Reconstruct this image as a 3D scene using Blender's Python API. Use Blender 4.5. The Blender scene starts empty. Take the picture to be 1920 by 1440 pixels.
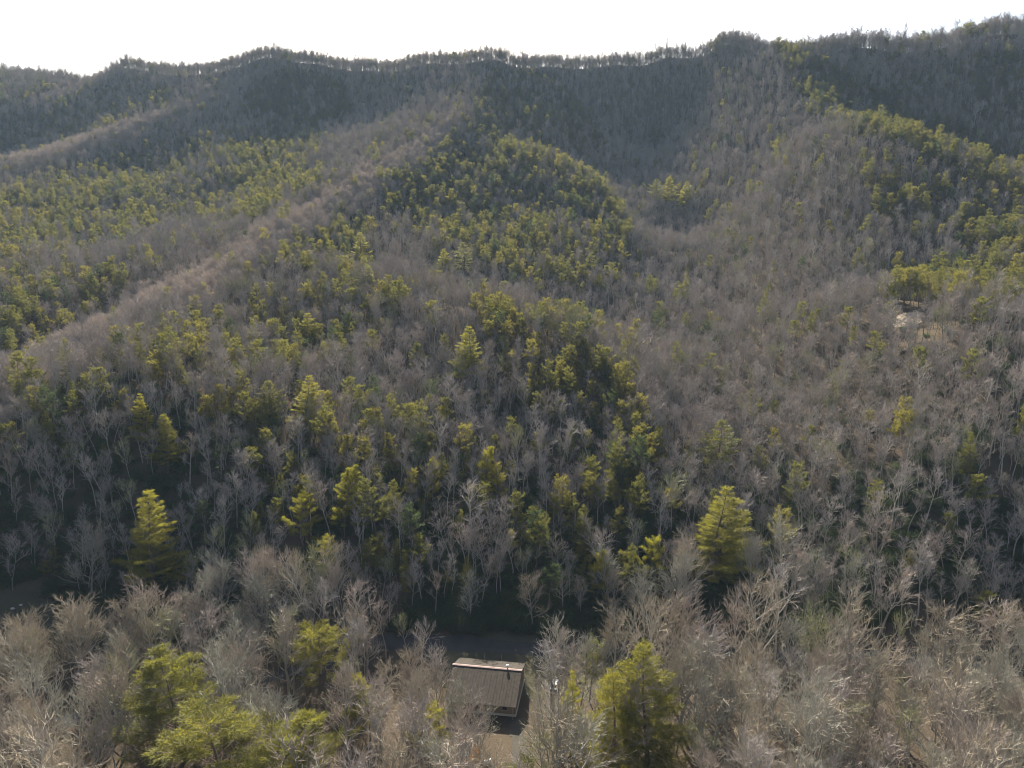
import bpy, math, random
import numpy as np
from mathutils import Vector, noise as mnoise

# ------------------------------------------------------------------ camera, sky, sun, exposure
SC = bpy.context.scene
PITCH = math.radians(11.0)
F_PX = 1371.0                      # focal length in pixels of the 1920 wide photograph
CAM_Z = 100.0
cam_d = bpy.data.cameras.new('camera'); cam = bpy.data.objects.new('camera', cam_d)
SC.collection.objects.link(cam)
cam.location = (0, 0, CAM_Z); cam.rotation_euler = (math.pi / 2 - PITCH, 0, 0)
cam_d.sensor_width = 36.0; cam_d.lens = 36.0 * F_PX / 1920.0
cam_d.clip_start = 0.5; cam_d.clip_end = 6000
SC.camera = cam

SUN_EL, SUN_AZ = math.radians(36), math.radians(-8)      # azimuth from the view direction, left negative
w = bpy.data.worlds.new('World'); SC.world = w; w.use_nodes = True
nt = w.node_tree
sky = nt.nodes.new('ShaderNodeTexSky'); sky.sky_type = 'NISHITA'; sky.sun_disc = False
sky.sun_elevation = SUN_EL; sky.sun_rotation = SUN_AZ
sky.air_density = 1.0; sky.dust_density = 3.0; sky.ozone_density = 1.0
bg = nt.nodes['Background']; bg.inputs[1].default_value = 0.055
nt.links.new(sky.outputs[0], bg.inputs[0])
sun_d = bpy.data.lights.new('sun', 'SUN'); sun = bpy.data.objects.new('sun', sun_d)
SC.collection.objects.link(sun)
sun_d.energy = 5.0; sun_d.angle = math.radians(0.53); sun_d.color = (1.0, 0.95, 0.86)
to_sun = Vector((math.sin(SUN_AZ) * math.cos(SUN_EL), math.cos(SUN_AZ) * math.cos(SUN_EL), math.sin(SUN_EL)))
sun.rotation_euler = to_sun.to_track_quat('Z', 'Y').to_euler()
sun.location = (0, 0, 600)
SC.view_settings.view_transform = 'Standard'; SC.view_settings.look = 'None'
SC.view_settings.gamma = 1.0; SC.view_settings.exposure = 1.77
SC.cycles.use_denoising = True
SC.cycles.filter_width = 1.0
SC.cycles.max_bounces = 2; SC.cycles.diffuse_bounces = 1; SC.cycles.transmission_bounces = 2
SC.cycles.transparent_max_bounces = 4; SC.cycles.volume_bounces = 0
SC.render.film_transparent = False

BARE_TERRAIN = False

# ------------------------------------------------------------------ photo geometry helpers
def tz(py): return math.tan(math.atan((720 - py) / F_PX) - PITCH)      # height per metre of forward distance
def den(py): return math.cos(PITCH) + (720 - py) / F_PX * math.sin(PITCH)
def at(px, py, Y): return ((px - 960) / F_PX / den(py) * Y, Y, CAM_Z + Y * tz(py))
def project(x, y, z):
    x = np.asarray(x, float); y = np.asarray(y, float); z = np.asarray(z, float) - CAM_Z
    d = y * math.cos(PITCH) - z * math.sin(PITCH); u = y * math.sin(PITCH) + z * math.cos(PITCH)
    d = np.where(d < 1, 1, d)
    return 960 + F_PX * x / d, 720 - F_PX * u / d, d

# ------------------------------------------------------------------ terrain
CAN = 11.0                                                  # canopy height hiding the ground
CP = [   # (px, py, forward distance) of canopy along ridges, spurs and faces
 # ridge that climbs from the lower left to the summit
 (0,705,262),(150,605,300),(300,530,340),(430,478,385),(485,440,414),(540,402,445),(650,342,515),(760,282,590),(870,205,680),
 # second spur on the left, third spur
 (430,140,850),(370,180,800),(200,238,720),(0,297,640),(140,155,880),(0,200,800),
 # face of the second spur
 (100,350,590),(300,330,640),(500,280,690),(300,400,560),(100,450,480),(420,360,600),(600,240,760),(600,170,820),(680,200,800),
 (100,520,385),(30,590,335),
 # spur with the pine nose in front
 (600,490,372),(760,512,350),(900,540,330),(1030,572,310),(1130,625,288),(1190,750,248),(1230,900,210),
 # near face
 (100,760,216),(100,900,199),(0,1000,191),(300,690,238),(300,800,216),(300,900,201),(600,600,325),(600,700,268),(600,900,205),(600,1040,183),
 (900,700,265),(900,800,232),(900,900,206),(900,1040,183),(300,1020,188),
 # hollow and face behind the nose
 (900,500,432),(900,400,530),(900,300,610),(700,430,470),(760,460,440),(1050,500,420),
 (1000,265,620),(1130,345,560),(1200,430,490),(960,135,800),(1060,182,765),(1130,242,735),(1050,262,695),
 # creek hollow
 (1240,455,560),(1180,332,680),(1150,252,770),(1250,215,800),(1300,150,800),(1300,300,655),(1290,400,575),(1330,200,730),(1225,290,715),
 # right hand face and spur
 (1510,152,655),(1540,192,605),(1660,218,535),(1760,252,490),(1920,307,440),
 (1500,300,520),(1500,400,460),(1500,480,400),(1500,600,322),(1500,800,242),(1500,1000,195),(1400,300,600),(1380,500,430),(1380,700,300),
 (1660,505,330),(1800,525,302),(1920,548,282),(1800,400,402),(1660,400,420),(1800,600,256),(1800,800,202),(1800,1000,176),(1650,700,262),(1650,900,201),
 # slope below the far right skyline
 (1800,240,602),(1650,160,640),(1920,180,600),
]
SKY = [  # tree tops along the skyline
 (0,142,950),(110,142,930),(230,115,900),(370,128,900),(500,95,900),(600,108,880),(690,120,870),(800,106,850),(1030,108,840),
 (1150,108,860),(1250,98,825),(1340,74,800),(1400,72,780),(1470,84,745),(1530,95,700),(1600,78,690),(1800,70,690),(1920,58,680),
 (930,98,820),
]
G = [    # (x, y, ground height) where nothing in the photo shows the ground
 (-190,355,50),(-200,330,40),(-75,470,98),
 (-330,665,148),(-520,690,160),(-520,780,190),
 (0,383,55),(35,375,46),(-40,395,64),(20,655,162),
 (60,195,9),(64,274,29),(80,366,48),(95,450,70),
 (200,335,70),(290,540,126),(390,520,118),(170,350,66),
 (0,177,0),(60,175,0),(-60,178,0),(120,170,0),(-125,186,0),(190,165,0),(-190,180,3),
 (0,150,0),(0,100,0),(-120,140,0),(120,140,0),(-120,60,0),(120,60,0),(0,20,0),(0,-100,2),(-250,0,6),(250,0,6),(-260,130,14),(260,130,14),
 (-500,100,70),(500,100,70),(-900,100,130),(900,100,130),(-900,-150,120),(900,-150,120),(0,-150,4),
 (-330,280,55),(-420,400,95),(-480,560,120),(-700,700,170),(-900,500,200),(-900,900,260),
 (330,250,80),(480,400,140),(620,620,200),(900,500,220),(900,900,250),
 (-700,1120,215),(-400,1130,215),(-100,1120,210),(100,1120,215),(300,1020,190),(500,950,170),(700,950,170),
 (-900,1260,150),(0,1260,140),(900,1260,120),
]
def tps_fit(P, Z, smooth):
    n = len(P); d = np.linalg.norm(P[:, None] - P[None], axis=2)
    K = np.where(d > 0, d * d * np.log(np.maximum(d, 1e-9)), 0) + smooth * np.eye(n)
    A = np.zeros((n + 3, n + 3)); A[:n, :n] = K; A[:n, n] = 1; A[:n, n+1:] = P; A[n, :n] = 1; A[n+1:, :n] = P.T
    return np.linalg.solve(A, np.concatenate([Z, np.zeros(3)]))
pts = [(at(*c)[0], c[2], at(*c)[2] - CAN) for c in CP] + G
for c in SKY:
    x, y, z = at(*c); pts += [(x, y, z - (7 if c[0] < 1250 else 9 if c[0] < 1500 else 4)), (x * 1.08, y * 1.08, z - 32)]      # the ridge falls away behind its crest
RIDGES = [  # crest lines get a sharp edge: (points of the photograph with distance), height and width of the edge
 ([(-150,800,230),(0,705,262),(150,605,300),(300,530,340),(430,478,385),(540,402,445),(650,342,515),(760,282,590),(870,205,680),(930,98,820)], 13, 34),
 ([(-200,350,580),(0,297,640),(200,238,720),(370,180,800),(430,140,850),(500,95,900)], 15, 40),
 ([(-200,250,740),(0,200,800),(140,155,880),(230,115,900)], 13, 38),
 ([(430,478,385),(600,490,372),(760,512,350),(900,540,330),(1030,572,310),(1130,625,288),(1190,750,248),(1230,900,210)], 10, 28),
 ([(870,205,680),(1000,265,620),(1130,345,560),(1200,430,490)], 10, 34),
 ([(930,98,820),(960,135,800),(1060,182,765),(1130,242,735)], 13, 34),
 ([(1470,84,745),(1510,152,655),(1540,192,605),(1660,218,535),(1760,252,490),(1920,307,440),(2100,360,400)], 15, 38),
 ([(1500,480,400),(1660,505,330),(1800,525,302),(1920,548,282),(2080,570,265)], 10, 28),
 ([(1150,108,860),(1165,150,845),(1175,200,815)], 9, 26), ([(1250,98,825),(1245,150,810),(1230,200,785)], 9, 26), ([(1400,72,780),(1400,160,720),(1390,250,660),(1360,330,610)], 9, 30), ([(1540,192,605),(1480,280,545),(1440,360,500)], 8, 30), ([(690,120,870),(640,200,800),(600,260,740)], 9, 30),
 ([(370,180,800),(400,260,720),(420,330,640)], 8, 30), ([(200,238,720),(230,320,640),(250,400,560)], 8, 30),
]
def tents(X, Y):
    out = np.zeros(np.shape(X))
    for line, h, wd in RIDGES:
        P = [at(*c)[:2] for c in line]; dmin = np.full(np.shape(X), 1e9)
        for (xa, ya), (xb, yb) in zip(P[:-1], P[1:]):
            t = np.clip(((X - xa) * (xb - xa) + (Y - ya) * (yb - ya)) / ((xb - xa) ** 2 + (yb - ya) ** 2), 0, 1)
            dmin = np.minimum(dmin, np.hypot(X - xa - t * (xb - xa), Y - ya - t * (yb - ya)))
        out = np.maximum(out, h * np.exp(-np.sqrt(dmin ** 2 + 90) / wd))
    return out
pts = np.array(pts, float); pts[:, 2] -= tents(pts[:, 0], pts[:, 1]); TP = pts[:, :2] / 100.0; TW = tps_fit(TP, pts[:, 2], 0.02)
X0, X1, Y0, Y1, STEP = -960, 960, -150, 1262, 6.0
gx = np.arange(X0, X1 + .1, STEP); gy = np.arange(Y0, Y1 + .1, STEP)
GX, GY = np.meshgrid(gx, gy)
Q = np.stack([GX.ravel(), GY.ravel()], 1) / 100.0
HZ = np.full(len(Q), TW[len(TP)]) + Q @ TW[len(TP)+1:]
for k in range(len(TP)):
    d2 = ((Q - TP[k]) ** 2).sum(1)
    HZ += TW[k] * 0.5 * d2 * np.log(np.maximum(d2, 1e-12))
HZ = HZ.reshape(GX.shape) + tents(GX, GY)
def fbm(sc, seed, octv=3):
    return np.array([[mnoise.fractal(Vector((x / sc + seed, y / sc - seed, seed * .37)), 1.0, 2.0, octv) for x in gx] for y in gy])
rough = fbm(75.0, 3.1, 3)
ramp = np.clip((HZ - 3) / 30, 0, 1) * np.clip(1.25 - GY / 900, .25, 1)
HZ = np.where(GY < 175, np.maximum(HZ, -1.0), HZ)
HZ = HZ + np.clip(1 - tents(GX, GY) / 9, .12, 1) * (rough * 4.0 + (.35 - np.abs(fbm(120.0, 5.3, 2))) * 14.0) * ramp + fbm(40.0, 8.7, 2) * 0.35 * (1 - ramp)
def ground(x, y):
    x = np.asarray(x, float); y = np.asarray(y, float)
    fx = np.clip((x - X0) / STEP, 0, len(gx) - 1.001); fy = np.clip((y - Y0) / STEP, 0, len(gy) - 1.001)
    i = fx.astype(int); j = fy.astype(int); a = fx - i; b = fy - j
    return (HZ[j, i] * (1-a) * (1-b) + HZ[j, i+1] * a * (1-b) + HZ[j+1, i] * (1-a) * b + HZ[j+1, i+1] * a * b)
def g1(x, y): return float(ground(x, y))

# ------------------------------------------------------------------ object helpers
def link(o, parent=None):
    SC.collection.objects.link(o)
    if parent is not None: o.parent = parent
    return o
def tag(o, label=None, cat=None, group=None, kind=None):
    if label: o['label'] = label
    if cat: o['category'] = cat
    if group: o['group'] = group
    if kind: o['kind'] = kind
    return o
def mesh(name, verts, faces, mats, midx=None, smooth=False):
    me = bpy.data.meshes.new(name); me.from_pydata(verts, [], faces)
    for m in mats: me.materials.append(m)
    if midx is not None: me.polygons.foreach_set('material_index', np.asarray(midx, 'i'))
    if smooth: me.polygons.foreach_set('use_smooth', np.ones(len(me.polygons), bool))
    me.update(); return me
def mobj(name, me, parent=None): return link(bpy.data.objects.new(name, me), parent)
def empty(name, loc, rz=0, sc=(1, 1, 1)):
    o = bpy.data.objects.new(name, None); o.location = loc; o.rotation_euler = (0, 0, rz); o.scale = sc
    o.empty_display_size = .5
    return link(o)

# ------------------------------------------------------------------ materials
def new_mat(name):
    m = bpy.data.materials.new(name); m.use_nodes = True; n = m.node_tree; n.nodes.clear()
    out = n.nodes.new('ShaderNodeOutputMaterial'); return m, n, out
def mixrgb(n, a, b, fac):
    x = n.nodes.new('ShaderNodeMix'); x.data_type = 'RGBA'
    for s, v in ((x.inputs[6], a), (x.inputs[7], b)):
        if isinstance(v, tuple): s.default_value = (*v, 1)
        else: n.links.new(v, s)
    if isinstance(fac, float): x.inputs[0].default_value = fac
    else: n.links.new(fac, x.inputs[0])
    return x.outputs[2]
def wood_mat(name, c0, c1, rough=.9, scale=3.0):
    m, n, out = new_mat(name)
    oi = n.nodes.new('ShaderNodeObjectInfo'); geo = n.nodes.new('ShaderNodeNewGeometry')
    no = n.nodes.new('ShaderNodeTexNoise'); no.inputs['Scale'].default_value = scale; no.inputs['Detail'].default_value = 3
    n.links.new(geo.outputs['Position'], no.inputs['Vector'])
    ad = n.nodes.new('ShaderNodeMath'); ad.operation = 'MULTIPLY_ADD'; ad.inputs[1].default_value = .55
    n.links.new(oi.outputs['Random'], ad.inputs[0])
    sb = n.nodes.new('ShaderNodeMath'); sb.operation = 'MULTIPLY_ADD'; sb.inputs[1].default_value = 1.0; sb.inputs[2].default_value = -.28
    n.links.new(no.outputs['Fac'], sb.inputs[0]); n.links.new(sb.outputs[0], ad.inputs[2]); ad.use_clamp = True
    c = mixrgb(n, c0, c1, ad.outputs[0])
    b = n.nodes.new('ShaderNodeBsdfPrincipled'); b.inputs['Roughness'].default_value = rough
    b.inputs['Specular IOR Level'].default_value = .04
    n.links.new(c, b.inputs['Base Color']); n.links.new(b.outputs[0], out.inputs[0]); return m
def leaf_mat(name, c0, c1, trans, mixf=.45):
    m, n, out = new_mat(name)
    oi = n.nodes.new('ShaderNodeObjectInfo'); geo = n.nodes.new('ShaderNodeNewGeometry')
    no = n.nodes.new('ShaderNodeTexNoise'); no.inputs['Scale'].default_value = .9; no.inputs['Detail'].default_value = 2
    n.links.new(geo.outputs['Position'], no.inputs['Vector'])
    ad = n.nodes.new('ShaderNodeMath'); ad.operation = 'MULTIPLY_ADD'; ad.inputs[1].default_value = .7; ad.use_clamp = True
    sb = n.nodes.new('ShaderNodeMath'); sb.operation = 'MULTIPLY_ADD'; sb.inputs[1].default_value = 1.1; sb.inputs[2].default_value = -.42
    n.links.new(no.outputs['Fac'], sb.inputs[0]); n.links.new(oi.outputs['Random'], ad.inputs[0]); n.links.new(sb.outputs[0], ad.inputs[2])
    c = mixrgb(n, c0, c1, ad.outputs[0])
    d = n.nodes.new('ShaderNodeBsdfPrincipled'); d.inputs['Roughness'].default_value = .6; d.inputs['Specular IOR Level'].default_value = .15
    t = n.nodes.new('ShaderNodeBsdfTranslucent'); n.links.new(c, d.inputs['Base Color'])
    c2 = mixrgb(n, c, trans, .6); n.links.new(c2, t.inputs[0])
    mx = n.nodes.new('ShaderNodeMixShader'); mx.inputs[0].default_value = mixf
    n.links.new(d.outputs[0], mx.inputs[1]); n.links.new(t.outputs[0], mx.inputs[2]); n.links.new(mx.outputs[0], out.inputs[0]); return m
def ground_mat(name, cols, scales=(.25, 3.0), bump=.4):
    m, n, out = new_mat(name)
    geo = n.nodes.new('ShaderNodeNewGeometry')
    a = n.nodes.new('ShaderNodeTexNoise'); a.inputs['Scale'].default_value = scales[0]; a.inputs['Detail'].default_value = 5
    b = n.nodes.new('ShaderNodeTexNoise'); b.inputs['Scale'].default_value = scales[1]; b.inputs['Detail'].default_value = 4
    for t in (a, b): n.links.new(geo.outputs['Position'], t.inputs['Vector'])
    r = n.nodes.new('ShaderNodeValToRGB'); r.color_ramp.elements[0].position = .35; r.color_ramp.elements[1].position = .66
    r.color_ramp.elements[0].color = (*cols[0], 1); r.color_ramp.elements[1].color = (*cols[1], 1)
    n.links.new(a.outputs['Fac'], r.inputs[0])
    c = mixrgb(n, r.outputs[0], cols[2], b.outputs['Fac'])
    p = n.nodes.new('ShaderNodeBsdfPrincipled'); p.inputs['Roughness'].default_value = .95; p.inputs['Specular IOR Level'].default_value = .0
    bp = n.nodes.new('ShaderNodeBump'); bp.inputs['Strength'].default_value = bump; bp.inputs['Distance'].default_value = .3
    n.links.new(b.outputs['Fac'], bp.inputs['Height']); n.links.new(bp.outputs[0], p.inputs['Normal'])
    n.links.new(c, p.inputs['Base Color']); n.links.new(p.outputs[0], out.inputs[0]); return m
M = {}
M['litter'] = ground_mat('leaf_litter', ((.055, .042, .03), (.10, .078, .052), (.075, .058, .04)), (.08, 2.2))
M['grass'] = ground_mat('dormant_grass', ((.05, .047, .032), (.085, .075, .048), (.065, .06, .038)), (.12, 2.5))
M['pale'] = ground_mat('dry_sunlit_litter', ((.26, .21, .15), (.40, .34, .26), (.32, .26, .19)), (.3, 2.5))  # dry litter, with the grazing sun on it put into the pale colour
M['asphalt'] = ground_mat('worn_asphalt', ((.045, .043, .042), (.07, .066, .062), (.055, .053, .05)), (.3, 6))
M['gravel'] = ground_mat('gravel', ((.06, .055, .045), (.09, .08, .065), (.075, .065, .052)), (.4, 7))
M['bark'] = wood_mat('grey_bark', (.19, .17, .14), (.37, .335, .28))
M['pale_bark'] = wood_mat('pale_bark', (.28, .255, .21), (.48, .44, .365))
M['pine_bark'] = wood_mat('pine_bark', (.10, .075, .06), (.19, .14, .11))
M['twig_grey'] = wood_mat('grey_twigs', (.24, .225, .175), (.43, .405, .32))
M['twig_tan'] = wood_mat('tan_twigs', (.25, .205, .145), (.45, .38, .275))
M['twig_red'] = wood_mat('reddish_twigs', (.26, .205, .165), (.42, .345, .28))
M['twig_slope'] = wood_mat('brown_grey_twigs', (.245, .21, .185), (.45, .395, .355))
M['twig_brown'] = wood_mat('warm_brown_twigs', (.26, .21, .175), (.46, .38, .325))
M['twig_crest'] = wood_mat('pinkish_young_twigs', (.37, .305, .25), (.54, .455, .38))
M['twig_olive'] = wood_mat('budding_twigs', (.23, .225, .11), (.40, .39, .20))
M['needle'] = leaf_mat('pine_needles', (.05, .068, .02), (.13, .125, .03), (.24, .22, .04), .5)
M['needle_olive'] = leaf_mat('olive_pine_needles', (.08, .082, .022), (.165, .148, .03), (.31, .265, .045), .5)
M['needle_yellow'] = leaf_mat('yellow_pine_needles', (.085, .10, .018), (.20, .18, .024), (.42, .37, .04), .5)
M['needle_dark'] = leaf_mat('dark_evergreen_leaves', (.035, .058, .028), (.07, .095, .04), (.12, .15, .04), .35)

# ------------------------------------------------------------------ ground sheet
ny, nx = GX.shape
idx = np.arange(nx * ny).reshape(ny, nx)
fc = np.stack([idx[:-1, :-1], idx[:-1, 1:], idx[1:, 1:], idx[1:, :-1]], -1).reshape(-1, 4)
me = mesh('terrain', np.stack([GX.ravel(), GY.ravel(), HZ.ravel()], 1).tolist(), fc.tolist(), [M['litter']], smooth=True)
tag(mobj('terrain', me), kind='structure')

def sheet(name, poly_fn, x0, x1, y0, y1, st, mat, lift=.06, kind='structure'):
    """a patch of ground lying on the terrain: grid cells whose centre satisfies poly_fn"""
    V, Fc, ids = [], [], {}
    def vid(i, j):
        if (i, j) not in ids:
            x, y = x0 + i * st, y0 + j * st
            ids[(i, j)] = len(V); V.append((x, y, g1(x, y) + lift))
        return ids[(i, j)]
    for i in range(int((x1 - x0) / st)):
        for j in range(int((y1 - y0) / st)):
            if poly_fn(x0 + (i + .5) * st, y0 + (j + .5) * st):
                Fc.append((vid(i, j), vid(i+1, j), vid(i+1, j+1), vid(i, j+1)))
    return tag(mobj(name, mesh(name, V, Fc, [mat], smooth=True)), kind=kind)
def wob(x, y, s=9.0): return mnoise.noise(Vector((x / s, y / s, 4.2)))
def road_y(x): return 168.0 + 2.0 * math.sin(x / 60.0) - max(0, -(x + 35)) * .42 - max(0, x - 45) * .2
def in_field(x, y): return ((x + 136) / 32) ** 2 + ((y - 178) / 8.5) ** 2 < 1 + .25 * wob(x, y)
def in_yard(x, y): return ((x - 8) / 31) ** 2 + ((y - 161) / 13) ** 2 < 1 + .3 * wob(x, y)
LANE_X = lambda y: 1.0 + .05 * (140 - y)
def in_lane(x, y): return abs(x - LANE_X(y)) < 1.5 and 96 < y < 141
PATCH = [(at(1702, 600, 0)[0], 0)]
def ray_ground(px, py):
    """where the line of sight through a point of the photograph meets the ground"""
    Y = 90.0
    while Y < 1100:
        x, y, z = at(px, py, Y)
        if z < g1(x, y): return x, y
        Y += 1.0
    return x, y
pa = ray_ground(1705, 600); pb = ray_ground(1605, 600); pc = ray_ground(1250, 715); pd = ray_ground(1210, 670)
def in_pale(x, y):
    for (cx, cy), r in ((pa, 5.5), (pc, 2.0), (pd, 2.0)):
        if ((x - cx) / r) ** 2 + ((y - cy) / (r * 1.3)) ** 2 < 1 + .5 * wob(x, y, 4): return True
    return False
sheet('road', lambda x, y: abs(y - road_y(x)) < 2.5, -120, 140, 120, 190, .8, M['asphalt'], .10)
sheet('driveway', lambda x, y: in_lane(x, y) or (abs(x - 9) < 1.6 and 141 < y < 164), -6, 14, 95, 165, .5, M['gravel'], .08)
sheet('field', in_field, -190, -80, 150, 205, 1.0, M['grass'], .05)
sheet('yard', in_yard, -30, 50, 140, 180, 1.0, M['grass'], .04)
for k, (c, r) in enumerate(((pa, 10), (pc, 5), (pd, 5))):  # the two small sheets are sunlit glints between trees, painted as pale ground
    sheet('clearing', in_pale, c[0] - r, c[0] + r, c[1] - r, c[1] + r, 1.0, M['pale'], .06 + .004 * k)

# ------------------------------------------------------------------ tree shapes
class MB:
    def __init__(s): s.v, s.f, s.m = [], [], []; s.n = 0
    def tube(s, P, R, sides, mat):
        P = [np.asarray(p, float) for p in P]; base = s.n
        for i, p in enumerate(P):
            d = P[min(i + 1, len(P) - 1)] - P[max(i - 1, 0)]; d /= (np.linalg.norm(d) + 1e-9)
            a = np.cross(d, (0, 0, 1.0) if abs(d[2]) < .9 else (1.0, 0, 0)); a /= np.linalg.norm(a); b = np.cross(d, a)
            for k in range(sides):
                t = 2 * math.pi * k / sides; s.v.append(tuple(p + R[i] * (math.cos(t) * a + math.sin(t) * b)))
        for i in range(len(P) - 1):
            for k in range(sides):
                q = base + i * sides; k2 = (k + 1) % sides
                s.f.append((q + k, q + k2, q + sides + k2, q + sides + k)); s.m.append(mat)
        s.n = len(s.v)
    def blades(s, pos, dr, ln, wd, rng, mat, bend=.25):
        """thin tapering slivers: arrays of base, direction, length, width"""
        n = len(pos)
        if n == 0: return
        side = np.cross(dr, rng.normal(size=(n, 3))); side /= (np.linalg.norm(side, axis=1, keepdims=True) + 1e-9)
        up = np.array([0, 0, 1.0]); mid = pos + dr * (ln * .55)[:, None] + up * (ln * .04)[:, None]
        tip = pos + dr * ln[:, None] + up * (ln * bend * .5)[:, None] + side * (ln * rng.uniform(-.15, .15, n))[:, None]
        w = wd[:, None]
        A = np.stack([pos - side * w * .5, pos + side * w * .5, mid + side * w * .38, mid - side * w * .38, tip], 1).reshape(-1, 3)
        b = s.n
        s.v.extend(map(tuple, A)); s.n = len(s.v)
        for i in range(n):
            q = b + i * 5; s.f.append((q, q+1, q+2, q+3)); s.f.append((q+3, q+2, q+4)); s.m += [mat, mat]
    def tris(s, pos, dr, ln, wd, rng, mat):
        n = len(pos); side = np.cross(dr, rng.normal(size=(n, 3))); side /= (np.linalg.norm(side, axis=1, keepdims=True) + 1e-9)
        w = wd[:, None]
        a = pos - side * w * .3; t = pos + dr * (ln * .45)[:, None] + side * w * .7; tip = pos + dr * ln[:, None]
        A = np.stack([a, t, tip], 1).reshape(-1, 3); b = s.n
        s.v.extend(map(tuple, A)); s.n = len(s.v)
        for i in range(n): s.f.append((b + 3*i, b + 3*i + 1, b + 3*i + 2)); s.m.append(mat)
    def join(s, o, moff):
        s.f.extend(tuple(i + s.n for i in f) for f in o.f); s.v.extend(o.v); s.m.extend(k + moff for k in o.m); s.n = len(s.v)

def unit(v): v = np.asarray(v, float); return v / (np.linalg.norm(v) + 1e-9)
def grow(rng, p, d, L, n, wander, lift):
    P = [np.asarray(p, float)]; d = unit(d)
    for i in range(n):
        d = unit(d + rng.normal(size=3) * wander + np.array([0, 0, lift]))
        P.append(P[-1] + d * L / n)
    return P
def along(P, t):
    f = t * (len(P) - 1); i = min(int(f), len(P) - 2); a = f - i
    return P[i] * (1 - a) + P[i+1] * a, unit(P[i+1] - P[i])
def tilt(rng, d, ang, az=None):
    a = unit(np.cross(d, (0, 0, 1.0) if abs(d[2]) < .95 else (1.0, 0, 0))); b = np.cross(d, a)
    az = rng.uniform(0, 2 * math.pi) if az is None else az
    return unit(d * math.cos(ang) + (a * math.cos(az) + b * math.sin(az)) * math.sin(ang))

def bare_tree(seed, H, spread, fork, nl, n2=6, n3=5, ntw=5, tw=.029, droop=.13):
    rng = np.random.default_rng(seed); T, C = MB(), MB()
    top = .80 * H; P = grow(rng, (0, 0, -.6), (rng.normal() * .05, rng.normal() * .05, 1), top + .6, 9, .065, .05)
    r0 = (.0092 if spread < 4.6 else .0118) * H * rng.uniform(.9, 1.2)
    R = [r0 * (1.25 if i == 0 else 1) * (1 - .82 * (i / 9) ** 1.1) for i in range(10)]
    T.tube(P, R, 7, 0)
    tp, td, tl = [], [], []
    az = rng.uniform(0, 6.28)
    for i in range(nl):
        t = fork + (1 - fork) * ((i + rng.uniform(0, .8)) / nl) ** .9; t = min(t, .995)
        q, d = along(P, t); az += 2.4 + rng.normal() * .5
        tt = (t - fork) / (1 - fork)
        ang = math.radians(rng.uniform(40, 66) - 30 * tt)
        L = spread * (1.15 - .4 * tt) * rng.uniform(.7, 1.25)
        B = grow(rng, q, tilt(rng, np.array([0, 0, 1.0]), ang, az), L, 7, .14, droop)
        rb = r0 * (.56 - .24 * tt) * rng.uniform(.8, 1.15)
        C.tube(B, [rb * (1 - .72 * k / 7) for k in range(8)], 5, 0)
        for j in range(n2):
            u = .25 + .75 * (j + rng.uniform(.1, .9)) / n2; q2, d2 = along(B, min(u, .999))
            L2 = L * (.66 - .24 * u) * rng.uniform(.7, 1.25)
            B2 = grow(rng, q2, tilt(rng, d2, math.radians(rng.uniform(22, 50))), L2, 5, .13, .10)
            r2 = max(rb * (1 - .7 * u) * .62, .038)
            C.tube(B2, [r2 * (1 - .7 * k / 5) for k in range(6)], 4, 0)
            for k in range(n3):
                u3 = .25 + .75 * (k + rng.uniform(0, 1)) / n3; q3, d3 = along(B2, min(u3, .999))
                L3 = L2 * .5 * rng.uniform(.6, 1.25) + .35
                B3 = grow(rng, q3, tilt(rng, d3, math.radians(rng.uniform(14, 42))), L3, 3, .16, .08)
                C.tube(B3, [.026, .021, .016, .008], 3, 1)
                for _ in range(ntw):
                    a, b = along(B3, rng.uniform(.2, 1)); tp.append(a); td.append(tilt(rng, b, math.radians(rng.uniform(8, 36)))); tl.append(rng.uniform(.5, 1.15))
    n = len(tp)
    C.blades(np.array(tp), np.array(td), np.array(tl) * H / 20, rng.uniform(.7, 1.3, n) * tw, rng, 1, .15)
    return T, C

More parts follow.
